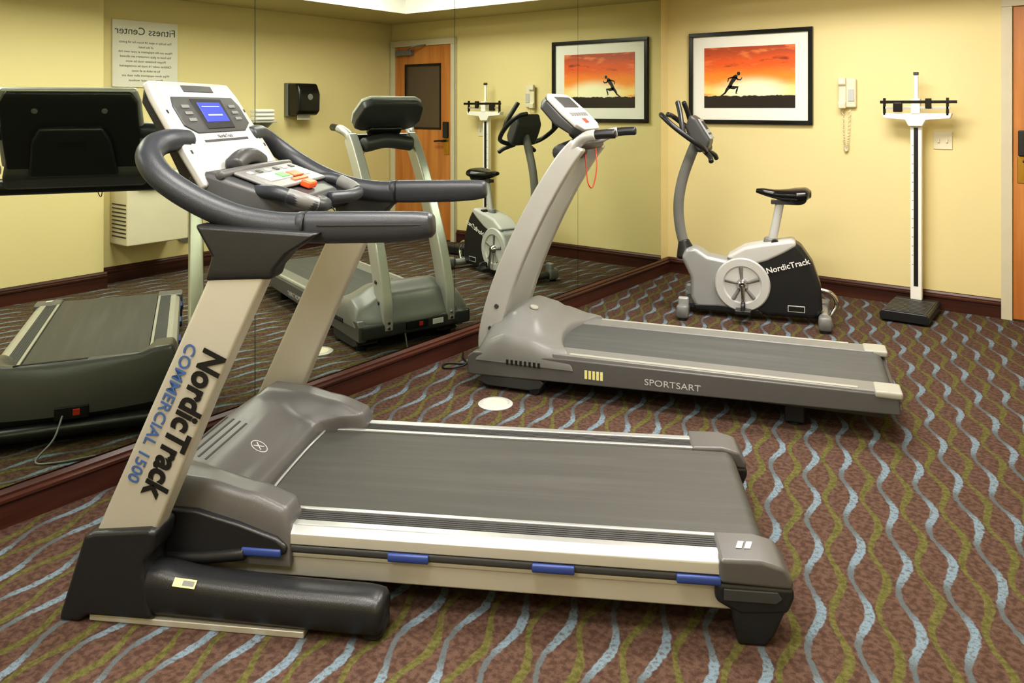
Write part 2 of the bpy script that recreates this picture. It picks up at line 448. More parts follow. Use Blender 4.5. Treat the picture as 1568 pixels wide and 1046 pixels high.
limb('runner_front_leg', [(ox-0.028, oz-0.015), (ox+0.01, oz-0.022), (ox+0.038, oz-0.018), (ox+0.03, oz-0.045), (ox+0.024, oz-0.066), (ox+0.036, oz-0.068)], [0.013, 0.012, 0.009, 0.007, 0.004, 0.003])
limb('runner_back_leg', [(ox-0.03, oz-0.015), (ox-0.05, oz-0.04), (ox-0.062, oz-0.062), (ox-0.085, oz-0.078), (ox-0.098, oz-0.082)], [0.013, 0.010, 0.007, 0.005, 0.003])
limb('runner_front_arm', [(ox+0.022, oz+0.06), (ox+0.04, oz+0.04), (ox+0.062, oz+0.038), (ox+0.072, oz+0.056)], [0.007, 0.006, 0.005, 0.003])
limb('runner_back_arm', [(ox+0.015, oz+0.06), (ox-0.015, oz+0.055), (ox-0.035, oz+0.05), (ox-0.04, oz+0.022)], [0.007, 0.006, 0.005, 0.003])

# ------------------------------------------------------------------ wall phone
ph = empty('wall_phone', (1.418, -0.001, 1.43))
box('base', -0.045, 0.05, -0.035, 0, -0.10, 0.105, 'cream', ph, 0.012)
loft('handset', [[(x, y, z) for x, y in ((-0.062, -0.045-d_), (-0.012, -0.045-d_), (-0.012, -0.03), (-0.062, -0.03))] for z, d_ in
                 ((-0.105, 0.018), (-0.065, 0.022), (-0.05, 0.004), (0.05, 0.004), (0.065, 0.022), (0.11, 0.018))], 'cream', ph, 0.006)
box('keypad', 0.0, 0.04, -0.04, -0.034, -0.055, 0.03, 'lgray', ph, 0.003)
cord = []
for k in range(161):
    t = k/160; s = t*2-1
    bx = -0.040+0.046*t; bz = -0.115-0.29*(1-abs(s)**2.6)
    a = k*2*math.pi/4.0
    cord.append((bx+0.006*math.cos(a), -0.02+0.006*math.sin(a), bz))
sweep('coiled_cord', cord, 0.003, 'cream', ph, n=6, sub=1, roundcap=False)

sw = empty('light_switch', (1.998, -0.001, 1.115))
box('plate', -0.055, 0.055, -0.007, 0, -0.058, 0.058, 'cream', sw, 0.003)
for s in (-1, 1):
    box('rocker', s*0.024-0.006, s*0.024+0.006, -0.016, -0.006, -0.014, 0.010, 'cream', sw, 0.002)

# ------------------------------------------------------------------ physician scale
sc = empty('physician_scale', (1.86, -0.13, 0))
prism('platform_side', [(-0.135, 0.012), (0.135, 0.012), (0.14, 0.055), (0.125, 0.072), (-0.125, 0.072), (-0.14, 0.055)], -0.40, 0.06, 'black', sc, 0.006)
box('platform_mat', -0.12, 0.12, -0.385, -0.03, 0.070, 0.077, 'dgray', sc, 0.002)
for k in range(9):
    box('mat_rib', -0.115, 0.115, -0.375+k*0.037, -0.365+k*0.037, 0.077, 0.079, 'black', sc)
for s in (-1, 1):
    for yy in (-0.36, 0.02): cyl('foot', (s*0.11, yy, 0), (s*0.11, yy, 0.014), 0.016, 'black', sc)
box('post', -0.034, 0.034, 0.0, 0.045, 0.07, 1.27, 'white', sc, 0.006)
box('post_slot', -0.013, 0.013, -0.002, 0.002, 0.16, 1.20, 'btext', sc)
box('height_rod', -0.010, 0.012, -0.004, 0.012, 1.2, 1.555, 'white', sc, 0.002)
box('height_rod_end', -0.015, 0.015, -0.012, 0.014, 1.545, 1.565, 'dgray', sc, 0.003)
prism('beam_shelf', [(-0.20, 1.295), (0.21, 1.295), (0.20, 1.262), (0.06, 1.25), (0.04, 1.21), (-0.04, 1.21), (-0.06, 1.25), (-0.19, 1.262)], -0.03, 0.03, 'white', sc, 0.004)
for s in (-1, 1):
    box('beam_bracket', s*0.185-0.008, s*0.185+0.008, -0.03, -0.012, 1.28, 1.395, 'blackg', sc, 0.002)
box('lower_beam', -0.19, 0.20, -0.030, -0.018, 1.322, 1.338, 'alu', sc, 0.001)
box('upper_beam', -0.21, 0.24, -0.036, -0.028, 1.358, 1.378, 'blackg', sc, 0.001)
box('large_poise', -0.13, -0.075, -0.045, -0.01, 1.302, 1.365, 'blackg', sc, 0.006)
box('small_poise', 0.06, 0.095, -0.045, -0.015, 1.325, 1.392, 'blackg', sc, 0.004)
box('pivot_head', -0.025, 0.03, -0.035, 0.01, 1.29, 1.39, 'white', sc, 0.005)
for k in range(14):
    box('ruler_tick', -0.024, -0.015, -0.0015, 0.0, 0.3+k*0.06, 0.303+k*0.06, 'btext', sc)

# ------------------------------------------------------------------ opposite wall items (seen in mirror)
s = empty('wall_sign', (XR-0.001, -2.665, 1.75))
box('panel', -0.012, 0, -0.262, 0.262, -0.26, 0.26, 'sign', s, 0.003)
text('sign_title', 'Fitness Center', 0.082, frame((-0.0125, 0, 0.175), (0, -1, 0), (0, 0, 1)), 'dgray', s, 0.0005)
lines = ['The facility is open 24 hours for all guests', 'of the hotel', 'Please use the equipment at your own risk', 'No food or glass containers are allowed', 'Proper footwear must be worn',
         'Children under 16 must be accompanied', 'by an adult at all times', 'Wipe down equipment after each use', 'Please enjoy your workout']
for k, l in enumerate(lines):
    text('sign_line_%d' % k, l, 0.025, frame((-0.0125, 0, 0.09-k*0.037), (0, -1, 0), (0, 0, 1)), 'dgray', s, 0.0004)

f = empty('drinking_fountain', (XR-0.001, -2.70, 0))
box('cabinet', -0.27, 0, -0.24, 0.24, 0.30, 0.72, 'cream', f, 0.012)
box('basin_rim', -0.32, 0, -0.17, 0.22, 0.735, 0.845, 'cream', f, 0.02)
box('neck_panel', -0.25, 0, -0.20, 0.22, 0.70, 0.74, 'lgray', f, 0.006)
box('basin_tray', -0.29, -0.05, -0.14, 0.19, 0.84, 0.85, 'alu', f, 0.004)
box('push_bar', -0.335, -0.31, -0.10, 0.12, 0.77, 0.80, 'lgray', f, 0.006)
sweep('spout', [(-0.08, 0.12, 0.84), (-0.09, 0.12, 0.89), (-0.13, 0.10, 0.90)], 0.011, 'chrome', f)
for k in range(9):
    box('grille_slot', -0.25, -0.04, -0.243, -0.239, 0.36+k*0.03, 0.37+k*0.03, 'dgray', f)
wp = empty('pipe_escutcheon', (XR-0.001, -2.33, 0.30))
lathe('ring', [(0.001, 0.0), (0.075, 0.0), (0.075, 0.01), (0.055, 0.02), (0.001, 0.02)], (0, 0, 0), (-1, 0, 0), 'lgray', wp)
lathe('cap', [(0.001, 0.018), (0.035, 0.018), (0.03, 0.06), (0.001, 0.062)], (0, 0, 0), (-1, 0, 0), 'cream', wp)

t = empty('paper_towel_dispenser', (XR-0.001, -1.235, 1.40))
prism('body', [(0, -0.14), (-0.17, -0.14), (-0.21, -0.10), (-0.215, 0.06), (-0.17, 0.155), (0, 0.155)], -0.12, 0.12, 'blackg', t, 0.02)
box('back_plate', -0.05, 0, -0.13, 0.13, -0.15, 0.16, 'mgray', t, 0.006)
lathe('window', [(0.001, 0), (0.028, 0), (0.028, 0.004), (0.001, 0.004)], (-0.214, 0, 0.03), (-1, 0, 0), 'mgray', t)
box('paper_tip', -0.12, -0.115, -0.07, 0.07, -0.18, -0.13, 'white', t)

ts = empty('towel_shelf', (XR-0.001, -1.70, 1.2))
box('shelf', -0.20, 0, -0.12, 0.12, 0, 0.015, 'lgray', ts, 0.004)
for sgn in (-1, 1): prism('bracket', [(0, 0), (-0.16, 0), (0, -0.10)], sgn*0.10-0.006, sgn*0.10+0.006, 'lgray', ts, 0.002)
tw = empty('folded_towels', (XR-0.11, -1.70, 1.216))
for k in range(3):
    sweep('towel_%d' % k, [(-0.04, -0.085, 0.018+k*0.034), (-0.04, 0, 0.018+k*0.034), (-0.04, 0.085, 0.018+k*0.034)], 0.055, 'towel', tw, ry=0.0175, expo=3)

# ------------------------------------------------------------------ TREADMILL (foreground)
T = empty('treadmill', (0.405, -4.439, 0), 30.2)
box('deck_frame', 0.20, 1.74, -0.368, 0.368, 0.075, 0.135, 'tan', T, 0.006)
box('frame_step', 0.24, 1.72, -0.372, 0.372, 0.130, 0.142, 'tan', T, 0.003)
box('deck_side_lip', 0.30, 1.72, -0.378, 0.378, 0.142, 0.165, 'dgray', T, 0.008)
box('deck_board', 0.25, 1.78, -0.27, 0.27, 0.10, 0.188, 'black', T, 0.003)
for s in (-1, 1):
    a, b = sorted((s*0.256, s*0.270)); box('rail_inner_trim', 0.40, 1.70, a, b, 0.16, 0.207, 'alu', T, 0.003)
    a, b = sorted((s*0.270, s*0.324)); box('rail_tread', 0.40, 1.70, a, b, 0.16, 0.202, 'tread', T, 0.002)
    for k in range(5):
        yy = s*(0.278+k*0.0095); box('tread_rib', 0.40, 1.70, yy-0.0018, yy+0.0018, 0.20, 0.2035, 'tread', T)
    prof = [(s*0.324, 0.165), (s*0.324, 0.206), (s*0.350, 0.206), (s*0.372, 0.192), (s*0.379, 0.166)]
    v = [(0.50, y, z) for y, z in prof]+[(1.70, y, z) for y, z in prof]; n = 5
    mk('rail_outer', v, [tuple(range(n)), tuple(range(2*n-1, n-1, -1))]+[(i, (i+1) % n, n+(i+1) % n, n+i) for i in range(n)], 'alu', T, 0.003)
    for x in (0.505, 0.898, 1.277, 1.640):
        yy = 0.381 if x > 0.6 else 0.400
        sweep('blue_insert', [(x-0.052, s*yy, 0.153), (x+0.052, s*yy, 0.153)], 0.007, 'blue', T, ry=0.011, sub=1, expo=3)
    a, b = sorted((s*0.252, s*0.388))
    prism('end_cap', [(1.69, 0.150), (1.69, 0.210), (1.79, 0.212), (1.845, 0.198), (1.868, 0.165), (1.868, 0.145)], a, b, 'gray', T, 0.010)
    prism('end_cap_lower', [(1.68, 0.105), (1.68, 0.152), (1.868, 0.150), (1.872, 0.125), (1.855, 0.085), (1.74, 0.075)], a, b, 'black', T, 0.012)
    prism('end_cap_inset', [(1.70, 0.112), (1.70, 0.140), (1.83, 0.140), (1.84, 0.125), (1.825, 0.112)], s*0.386, s*0.392, 'dgray', T, 0.002)
    prism('rear_foot', [(1.735, 0.0), (1.715, 0.10), (1.855, 0.10), (1.825, 0.03), (1.805, 0.0)], s*0.30, s*0.385, 'black', T, 0.010)
for k in range(2):
    x0 = 1.737+k*0.021
    v = [(x0, -0.334, 0.2122), (x0+0.015, -0.334, 0.2122), (x0+0.026, -0.302, 0.2122), (x0+0.011, -0.302, 0.2122)]
    v += [(a, b, c+0.0012) for a, b, c in v]
    mk('cap_badge', v, [(0, 1, 2, 3), (7, 6, 5, 4), (0, 4, 5, 1), (1, 5, 6, 2), (2, 6, 7, 3), (3, 7, 4, 0)], 'lgray', T, smooth=False)
cyl('rear_roller_belt', (1.79, -0.252, 0.160), (1.79, 0.252, 0.160), 0.040, 'belt', T, n=40)
box('running_belt', 0.30, 1.79, -0.252, 0.252, 0.188, 0.200, 'belt', T, 0.0015)
cz = [(0.10, 0.285), (0.18, 0.315), (0.26, 0.295), (0.36, 0.245), (0.43, 0.214)]
wz = [(0.10, 0.29), (0.20, 0.328), (0.32, 0.318), (0.45, 0.290), (0.59, 0.245)]
def zt(x, y):
    k = smooth01((abs(y)-0.225)/0.075); return interp(x, cz)*(1-k)+interp(x, wz)*k
hood('motor_hood', 0.392, lambda y: 0.115+0.06*(abs(y)/0.39)**2, lambda y: 0.425+0.155*smooth01((abs(y)-0.235)/0.05), zt, 0.115, 'gray', T, 0.05, 0.035, 0.028)
sweep('hood_belt_edge', [(0.436, -0.245, 0.202), (0.430, -0.12, 0.2025), (0.429, 0, 0.203), (0.430, 0.12, 0.2025), (0.436, 0.245, 0.202)], 0.0045, 'alu', T, ry=0.003)
for s in (-1, 1):
    prism('hood_side_skirt', [(0.19, 0.12), (0.19, 0.215), (0.23, 0.252), (0.32, 0.250), (0.44, 0.222), (0.545, 0.190), (0.572, 0.168), (0.572, 0.150), (0.53, 0.142), (0.34, 0.125)], s*0.375, s*0.401, 'black', T, 0.008)
    sweep('side_tube', [(0.22, s*0.398, 0.120), (0.34, s*0.400, 0.128), (0.455, s*0.400, 0.145)], 0.014, 'black', T, ry=0.016, sub=3)
for k in range(4):
    x = 0.178+k*0.022; sl = (interp(x+0.01, cz)-interp(x-0.01, cz))/0.02
    MXs = frame((x, -0.06, interp(x, cz)), (1, 0, sl), (0, 1, 0))
    box('hood_vent_slot', -0.0035, 0.0035, -0.15, 0.11, -0.004, 0.0012, 'btext', T, 0.001, MX=MXs)
sl = (interp(0.34, cz)-interp(0.32, cz))/0.02
bz = interp(0.325, cz)+0.0012
pts = [(0.325+0.024*math.cos(a*math.pi/16), -0.03+0.024*math.sin(a*math.pi/16), bz+0.024*math.cos(a*math.pi/16)*sl) for a in range(33)]
sweep('hood_badge_ring', pts, 0.0018, 'lgray', T, n=8, sub=1, roundcap=False)
text('hood_badge', 'X', 0.04, frame((0.325, -0.03, bz), (0, 1, 0), (-1, 0, -sl)), 'lgray', T, 0.001)
for s in (-1, 1):
    yc = s*0.455
    prism('boot', [(0.0, 0.0), (0.008, 0.03), (0.072, 0.225), (0.10, 0.235), (0.25, 0.252), (0.27, 0.245), (0.262, 0.20), (0.238, 0.165), (0.238, 0.13), (0.26, 0.02), (0.08, 0.018), (0.06, 0.0)], yc-0.052, yc+0.052, 'black', T, 0.012)
    sweep('base_arm', [(0.18, yc, 0.072), (0.26, yc, 0.080), (0.36, yc, 0.073), (0.60, yc, 0.066), (0.80, yc, 0.063), (0.845, yc, 0.061)], 0.050, 'black', T, ry=[0.056, 0.064, 0.055, 0.051, 0.052, 0.048], expo=2.8, n=24)
    box('arm_base_strip', 0.08, 0.66, yc-0.040, yc+0.040, 0.0, 0.017, 'tan', T, 0.003)
    lathe('arm_wheel', [(0.001, -0.03), (0.03, -0.03), (0.034, -0.024), (0.034, 0.024), (0.03, 0.03), (0.001, 0.03)], (0.83, yc, 0.034), (0, 1, 0), 'black', T)
    lo = lambda w, x0, x1, z0, z1: [(x0, yc-w, z0), (x1, yc-w, z1), (x1, yc+w, z1), (x0, yc+w, z0)]
    loft('upright', [lo(0.032, 0.085, 0.255, 0.21, 0.225), lo(0.031, 0.250, 0.408, 0.57, 0.585), lo(0.030, 0.405, 0.562, 0.905, 0.915)], 'tan', T, 0.010)
    loft('upright_neck', [lo(0.035, 0.392, 0.575, 0.885, 0.895), lo(0.036, 0.40, 0.585, 0.915, 0.925), lo(0.034, 0.41, 0.62, 0.95, 0.965), lo(0.030, 0.36, 0.70, 1.03, 1.015)], 'black', T, 0.012)
    g = s*0.43
    sweep('handrail', [(0.66, g, 1.020), (0.56, g, 1.022), (0.45, g, 1.042), (0.34, g, 1.085), (0.245, s*0.425, 1.140), (0.185, s*0.395, 1.190), (0.165, s*0.34, 1.222), (0.17, s*0.28, 1.235), (0.18, s*0.20, 1.235)],
          [0.030, 0.031, 0.032, 0.033, 0.034, 0.035, 0.036, 0.034, 0.03], 'rubber', T, ry=[0.040, 0.038, 0.036, 0.035, 0.035, 0.036, 0.037, 0.036, 0.03], n=24)
    sweep('hand_grip', [(0.625, g, 1.021), (0.70, g, 1.022), (0.85, g, 1.026), (0.93, g, 1.030), (0.968, g, 1.033)], 0.030, 'rubber', T, ry=[0.0405, 0.0415, 0.040, 0.037, 0.032], expo=2.6, n=24)
    cyl('grip_seam', (0.640, g, 1.021), (0.645, g, 1.021), 0.0425, 'btext', T)
    sweep('grip_groove', [(0.68, s*0.4605, 1.030), (0.85, s*0.4605, 1.034), (0.95, s*0.459, 1.036)], 0.0015, 'btext', T, sub=2, n=8)
    sweep('pulse_bar', [(0.40, s*0.20, 1.085), (0.47, s*0.225, 1.085), (0.53, s*0.215, 1.065), (0.575, s*0.18, 1.045), (0.57, s*0.11, 1.04), (0.53, s*0.05, 1.04)], 0.021, 'rubber', T, n=18)
    sweep('pulse_contact', [(0.50, s*0.2225, 1.077), (0.545, s*0.208, 1.060), (0.572, s*0.185, 1.047)], 0.0225, 'mgray', T, n=18, roundcap=False)
up = Vector((-0.416, 0, -0.909)); upr = Vector((0.909, 0, -0.416))
text('upright_lettering', 'NordicTrack', 0.088, frame((0.335, -0.4887, 0.52), up, upr), 'btext', T, 0.0006, bold=0.0030, sx=0.90)
text('upright_sublettering', 'COMMERCIAL 1500', 0.043, frame((0.276, -0.4887, 0.545), up, upr), 'bluetext', T, 0.0006, bold=0.0004, sx=1.08)
text('far_upright_lettering', 'NordicTrack', 0.088, frame((0.335, 0.4887, 0.52), -up, upr), 'btext', T, 0.0006, bold=0.0030, sx=0.90)
LM = frame((0.345, -0.4965, 0.1170), (1, 0, -0.05), (0, 0.72, 0.69))
box('warning_label', -0.03, 0.03, -0.010, 0.010, 0.0, 0.0020, 'yellow', T, 0.0, MX=LM)
box('warning_label_print', -0.005, 0.026, -0.006, 0.006, 0.0014, 0.0023, 'mgray', T, 0.0, MX=LM)
sweep('console_crossbar', [(0.42, -0.43, 1.0), (0.40, -0.25, 1.0), (0.40, 0, 1.0), (0.40, 0.25, 1.0), (0.42, 0.43, 1.0)], 0.045, 'black', T, ry=0.035, expo=3)
O = Vector((0.08, 0, 1.405)); dn = Vector((0.19, 0, -0.295)).normalized(); L = 0.36
FM = frame(O, (0, 1, 0), -dn)
def pad(name, x0, x1, s0, s1, h0, h1, mt, bevel=0.002, par=T):
    return box(name, x0, x1, -s1, -s0, h0, h1, mt, par, bevel, MX=FM)
def sec(s_, w, h0, h1): return [(-w, -s_, h0), (w, -s_, h0), (w, -s_, h1), (-w, -s_, h1)]
loft('display_back', [sec(-0.002, 0.215, -0.035, -0.018), sec(0.04, 0.238, -0.050, -0.018), sec(0.20, 0.242, -0.055, -0.018), sec(L, 0.235, -0.075, -0.018)], 'black', T, 0.012, MX=FM)
loft('display_back_boss', [sec(0.14, 0.11, -0.075, -0.04), sec(0.20, 0.14, -0.085, -0.04), sec(L, 0.16, -0.10, -0.04)], 'black', T, 0.012, MX=FM)
for sx_ in (-0.12, 0.12):
    cyl('back_screw', FM @ Vector((sx_, -0.07, -0.045)), FM @ Vector((sx_, -0.07, -0.056)), 0.011, 'mgray', T, n=16)
for k in range(5):
    pad('back_vent', -0.05, 0.05, 0.20+k*0.014, 0.206+k*0.014, -0.088, -0.080, 'btext', 0)
loft('display_shell', [sec(-0.008, 0.235, -0.024, 0.004), sec(0.05, 0.250, -0.024, 0.006), sec(0.25, 0.262, -0.024, 0.006), sec(L, 0.262, -0.024, 0.004)], 'silver', T, 0.010, MX=FM)
loft('display_face', [sec(0.012, 0.205, 0.004, 0.008), sec(0.08, 0.215, 0.004, 0.009), sec(0.26, 0.222, 0.004, 0.009), sec(L-0.02, 0.222, 0.004, 0.008)], 'lgray', T, 0.003, MX=FM)
pad('header_strip', -0.09, 0.09, 0.012, 0.036, 0.008, 0.011, 'dgray')
loft('display_bezel', [sec(0.056, 0.185, 0.008, 0.013), sec(0.09, 0.205, 0.008, 0.014), sec(0.16, 0.205, 0.008, 0.014), sec(0.188, 0.15, 0.008, 0.013)], 'dgray', T, 0.004, MX=FM)
loft('screen_surround', [sec(0.066, 0.095, 0.013, 0.016), sec(0.176, 0.085, 0.013, 0.016)], 'btext', T, 0.003, MX=FM)
pad('lcd_screen', -0.070, 0.070, 0.080, 0.152, 0.015, 0.0175, 'lcd', 0.001)
pad('lcd_graph', -0.045, 0.045, 0.125, 0.130, 0.0172, 0.0180, 'lcdd', 0)
pad('lcd_graph', -0.055, 0.055, 0.094, 0.097, 0.0172, 0.0180, 'lcdd', 0)
for s in (-1, 1):
    for k in range(3):
        pad('display_button', s*0.145-0.020, s*0.145+0.020, 0.088+k*0.024, 0.100+k*0.024, 0.0135, 0.017, 'mgray', 0.003)
pad('label_strip', -0.14, 0.14, 0.212, 0.220, 0.008, 0.0105, 'dgray', 0)
text('logo_lettering', 'NordicTrack', 0.018, FM @ Matrix.Translation((0, -0.202, 0.0095)), 'dgray', T, 0.0003)
pad('lower_recess', -0.10, 0.10, 0.24, 0.33, 0.006, 0.0105, 'lgray', 0.006)
for k in range(3):
    pad('side_holes', -0.243, -0.235, 0.10+0.07*k, 0.112+0.07*k, 0.004, 0.0075, 'btext', 0.001)
    pad('side_holes', 0.235, 0.243, 0.10+0.07*k, 0.112+0.07*k, 0.004, 0.0075, 'btext', 0.001)
def ps(x, w, z0, z1): return [(x, -w, z0), (x, w, z0), (x, w*0.93, z1), (x, -w*0.93, z1)]
loft('console_pod', [ps(0.20, 0.255, 1.05, 1.14), ps(0.27, 0.262, 1.0, 1.145), ps(0.36, 0.255, 0.995, 1.115), ps(0.44, 0.23, 1.0, 1.085), ps(0.52, 0.16, 1.02, 1.062)], 'dgray', T, 0.018)
PM = frame((0.375, 0, 1.117), (0, 1, 0), (-0.95, 0, 0.33))
box('button_plate', -0.20, 0.20, -0.085, 0.055, -0.004, 0.008, 'mgray', T, 0.012, MX=PM)
box('button_plate_light', -0.15, 0.15, -0.045, 0.008, 0.006, 0.0115, 'lgray', T, 0.006, MX=PM)
box('start_button', -0.06, 0.0, -0.040, -0.010, 0.011, 0.015, 'green', T, 0.004, MX=PM)
box('stop_button', 0.01, 0.085, -0.050, -0.014, 0.010, 0.016, 'orange', T, 0.005, MX=PM)
box('start_stop_strip', -0.03, 0.08, -0.07, -0.052, 0.006, 0.012, 'orange', T, 0.004, MX=PM)
for k in range(6):
    box('speed_button', -0.16+k*0.06, -0.135+k*0.06, 0.018, 0.036, 0.007, 0.011, 'dgray' if k % 2 else 'lgray', T, 0.003, MX=PM)
box('safety_key', -0.025, 0.035, -0.120, -0.085, -0.004, 0.018, 'orange', T, 0.006, MX=PM)
sweep('fan_housing', [(0.285, -0.115, 1.155), (0.285, -0.06, 1.175), (0.285, 0.0, 1.175), (0.285, 0.055, 1.155)], 0.028, 'dgray', T, ry=0.026, expo=2.6)
sweep('book_ledge', [(0.305, -0.24, 1.135), (0.315, -0.1, 1.140), (0.315, 0.1, 1.140), (0.305, 0.24, 1.135)], 0.014, 'gray', T)
sweep('safety_cord', [(0.50, 0.0, 1.06), (0.55, 0.03, 1.0), (0.54, 0.06, 0.93), (0.50, 0.07, 0.98), (0.48, 0.05, 1.03)], 0.002, 'black', T, n=8)
box('motor_pan', 0.16, 0.50, -0.36, 0.36, 0.06, 0.12, 'black', T, 0.01)
sweep('front_crossmember', [(0.13, -0.43, 0.06), (0.13, 0.43, 0.06)], 0.03, 'black', T, sub=1)
box('power_inlet', 0.108, 0.125, -0.06, 0.06, 0.10, 0.15, 'btext', T, 0.004)
box('power_switch', 0.103, 0.11, 0.005, 0.03, 0.115, 0.14, 'red', T, 0.002)
sweep('mains_cord', [(0.10, -0.03, 0.12), (0.03, -0.05, 0.06), (-0.03, -0.10, 0.008), (-0.06, -0.02, 0.006), (-0.05, 0.10, 0.006)], 0.004, 'mgray', T, n=8)

# ------------------------------------------------------------------ TREADMILL 2 (rear)
U = empty('treadmill.001', (0.325, -2.651, 0), 16.9)
for s in (-1, 1):
    prism('side_panel', [(0.0, 0.065), (0.0, 0.15), (0.03, 0.175), (0.50, 0.19), (1.845, 0.200), (1.855, 0.12)], s*0.33, s*0.285, 'gray', U, 0.008)
    a, b = sorted((s*0.325, s*0.21))
    box('foot_rail', 0.42, 1.80, a, b, 0.175, 0.207, 'mgray', U, 0.006)
    a, b = sorted((s*0.318, s*0.298)); box('rail_trim', 0.50, 1.70, a, b, 0.205, 0.2105, 'beige', U, 0.002)
    a, b = sorted((s*0.336, s*0.215)); box('rear_cap', 1.76, 1.862, a, b, 0.182, 0.211, 'beige', U, 0.010)
    box('rear_leg', 1.42, 1.50, min(s*0.19, s*0.26), max(s*0.19, s*0.26), 0.012, 0.12, 'black', U, 0.008)
    lathe('rear_foot_pad', [(0.001, 0), (0.028, 0), (0.028, 0.014), (0.001, 0.014)], (1.46, s*0.225, 0), (0, 0, 1), 'black', U)
    prism('front_foot', [(0.05, 0.035), (0.08, 0.075), (0.34, 0.09), (0.38, 0.06), (0.36, 0.03), (0.30, 0.018), (0.10, 0.018)], s*0.19, s*0.32, 'dgray', U, 0.008)
    lathe('transport_wheel', [(0.001, -0.014), (0.028, -0.014), (0.03, -0.01), (0.03, 0.01), (0.028, 0.014), (0.001, 0.014)], (0.33, s*0.30, 0.030), (0, 1, 0), 'black', U)
    lathe('front_pad', [(0.001, 0), (0.03, 0), (0.03, 0.022), (0.001, 0.022)], (0.10, s*0.27, 0), (0, 0, 1), 'black', U)
box('chassis', 0.05, 1.80, -0.29, 0.29, 0.09, 0.17, 'dgray', U, 0.004)
box('rear_bar', 1.80, 1.855, -0.30, 0.30, 0.12, 0.17, 'dgray', U, 0.006)
box('running_belt', 0.35, 1.80, -0.212, 0.212, 0.17, 0.200, 'belt2', U, 0.002)
cyl('rear_roller', (1.80, -0.21, 0.160), (1.80, 0.21, 0.160), 0.040, 'belt2', U, n=32)
c2 = [(0.0, 0.20), (0.08, 0.29), (0.18, 0.335), (0.28, 0.315), (0.38, 0.235), (0.43, 0.212)]
w2 = [(0.0, 0.18), (0.08, 0.235), (0.18, 0.27), (0.30, 0.255), (0.42, 0.225), (0.52, 0.212)]
def zt2(x, y):
    k = smooth01((abs(y)-0.16)/0.16); return interp(x, c2)*(1-k)+interp(x, w2)*k
h = hood('motor_hood', 0.362, lambda y: -0.005+0.05*(abs(y)/0.36)**3, lambda y: 0.40+0.12*(abs(y)/0.36)**2, zt2, 0.14, 'mgray', U, 0.09, 0.05, 0.02)
h.location = (0, 0.028, 0)
box('front_fascia', -0.006, 0.06, -0.32, 0.38, 0.07, 0.155, 'dgray', U, 0.02)
lathe('hood_badge', [(0.001, 0), (0.022, 0), (0.020, 0.006), (0.001, 0.006)], (0.235, -0.03, 0.329), (0.25, -0.1, 1), 'beige', U)
for k in range(8): box('side_vent', 0.20+k*0.022, 0.211+k*0.022, -0.336, -0.328, 0.135, 0.158, 'btext', U)
for k in range(5): box('side_decal', 0.575+k*0.018, 0.587+k*0.018, -0.3315, -0.329, 0.112, 0.150, 'yellow', U)
text('side_lettering', 'SPORTSART', 0.038, frame((0.965, -0.331, 0.130), (1, 0, 0.0), (0, 0, 1)), 'lgray', U, 0.0006, sx=1.2, bold=0.0)
def blade(name, y, par):
    pts = [(0.045, 0.10, 0.052), (0.050, 0.22, 0.054), (0.085, 0.36, 0.055), (0.150, 0.54, 0.054), (0.235, 0.73, 0.052), (0.335, 0.92, 0.050), (0.430, 1.07, 0.046), (0.50, 1.155, 0.040)]
    path, tt = catmull([(a, 0, b) for a, b, c in pts], 5)
    secs = []
    for i, q in enumerate(path):
        Tn = (path[min(i+1, len(path)-1)]-path[max(i-1, 0)]).normalized(); N_ = Vector((Tn.z, 0, -Tn.x))
        k = min(int(tt[i]), len(pts)-2); w = pts[k][2]+(pts[k+1][2]-pts[k][2])*(tt[i]-k)
        A = q-N_*w; Bq = q+N_*w
        secs.append([(A.x, y-0.030, A.z), (Bq.x, y-0.030, Bq.z), (Bq.x, y+0.030, Bq.z), (A.x, y+0.030, A.z)])
    return loft(name, secs, 'silver', par, 0.010)
CY = 0.045
for s in (-1, 1):
    yb = CY+s*0.20
    blade('upright', yb, U)
    for z in (0.25, 0.36): lathe('upright_bolt', [(0.001, 0), (0.012, 0), (0.010, 0.006), (0.001, 0.006)], (0.06+(z-0.25)*0.3, yb+s*0.030, z), (0, s, 0), 'dgray', U, n=16)
    for z in (0.12, 0.15): lathe('front_bolt', [(0.001, 0), (0.009, 0), (0.008, 0.005), (0.001, 0.005)], (-0.007, yb, z), (-1, 0, 0), 'chrome', U, n=16)
    sweep('side_handle', [(0.44, yb, 1.10), (0.50, yb+s*0.01, 1.165), (0.55, yb+s*0.03, 1.195), (0.585, yb+s*0.035, 1.203)], 0.026, 'silver', U)
    sweep('handle_grip', [(0.57, yb+s*0.035, 1.201), (0.62, yb+s*0.036, 1.207), (0.68, yb+s*0.036, 1.210)], 0.022, 'black', U)
sweep('handle_crossbar', [(0.50, CY-0.2, 1.15), (0.525, CY-0.1, 1.15), (0.53, CY, 1.15), (0.525, CY+0.1, 1.15), (0.50, CY+0.2, 1.15)], 0.022, 'black', U)
O2 = Vector((0.325, CY, 1.395)); dn2 = Vector((0.188, 0, -0.175)).normalized(); F2 = frame(O2, (0, 1, 0), -dn2)
loft('display_back', [sec(0.0, 0.14, -0.05, -0.01), sec(0.03, 0.195, -0.065, -0.01), sec(0.14, 0.215, -0.07, -0.01), sec(0.22, 0.20, -0.055, -0.01), sec(0.255, 0.14, -0.045, -0.01)], 'dgray', U, 0.012, MX=F2)
loft('display_shell', [sec(0.0, 0.145, -0.012, 0.010), sec(0.03, 0.198, -0.012, 0.011), sec(0.14, 0.218, -0.012, 0.011), sec(0.22, 0.203, -0.012, 0.010), sec(0.255, 0.14, -0.012, 0.008)], 'lgray', U, 0.007, MX=F2)
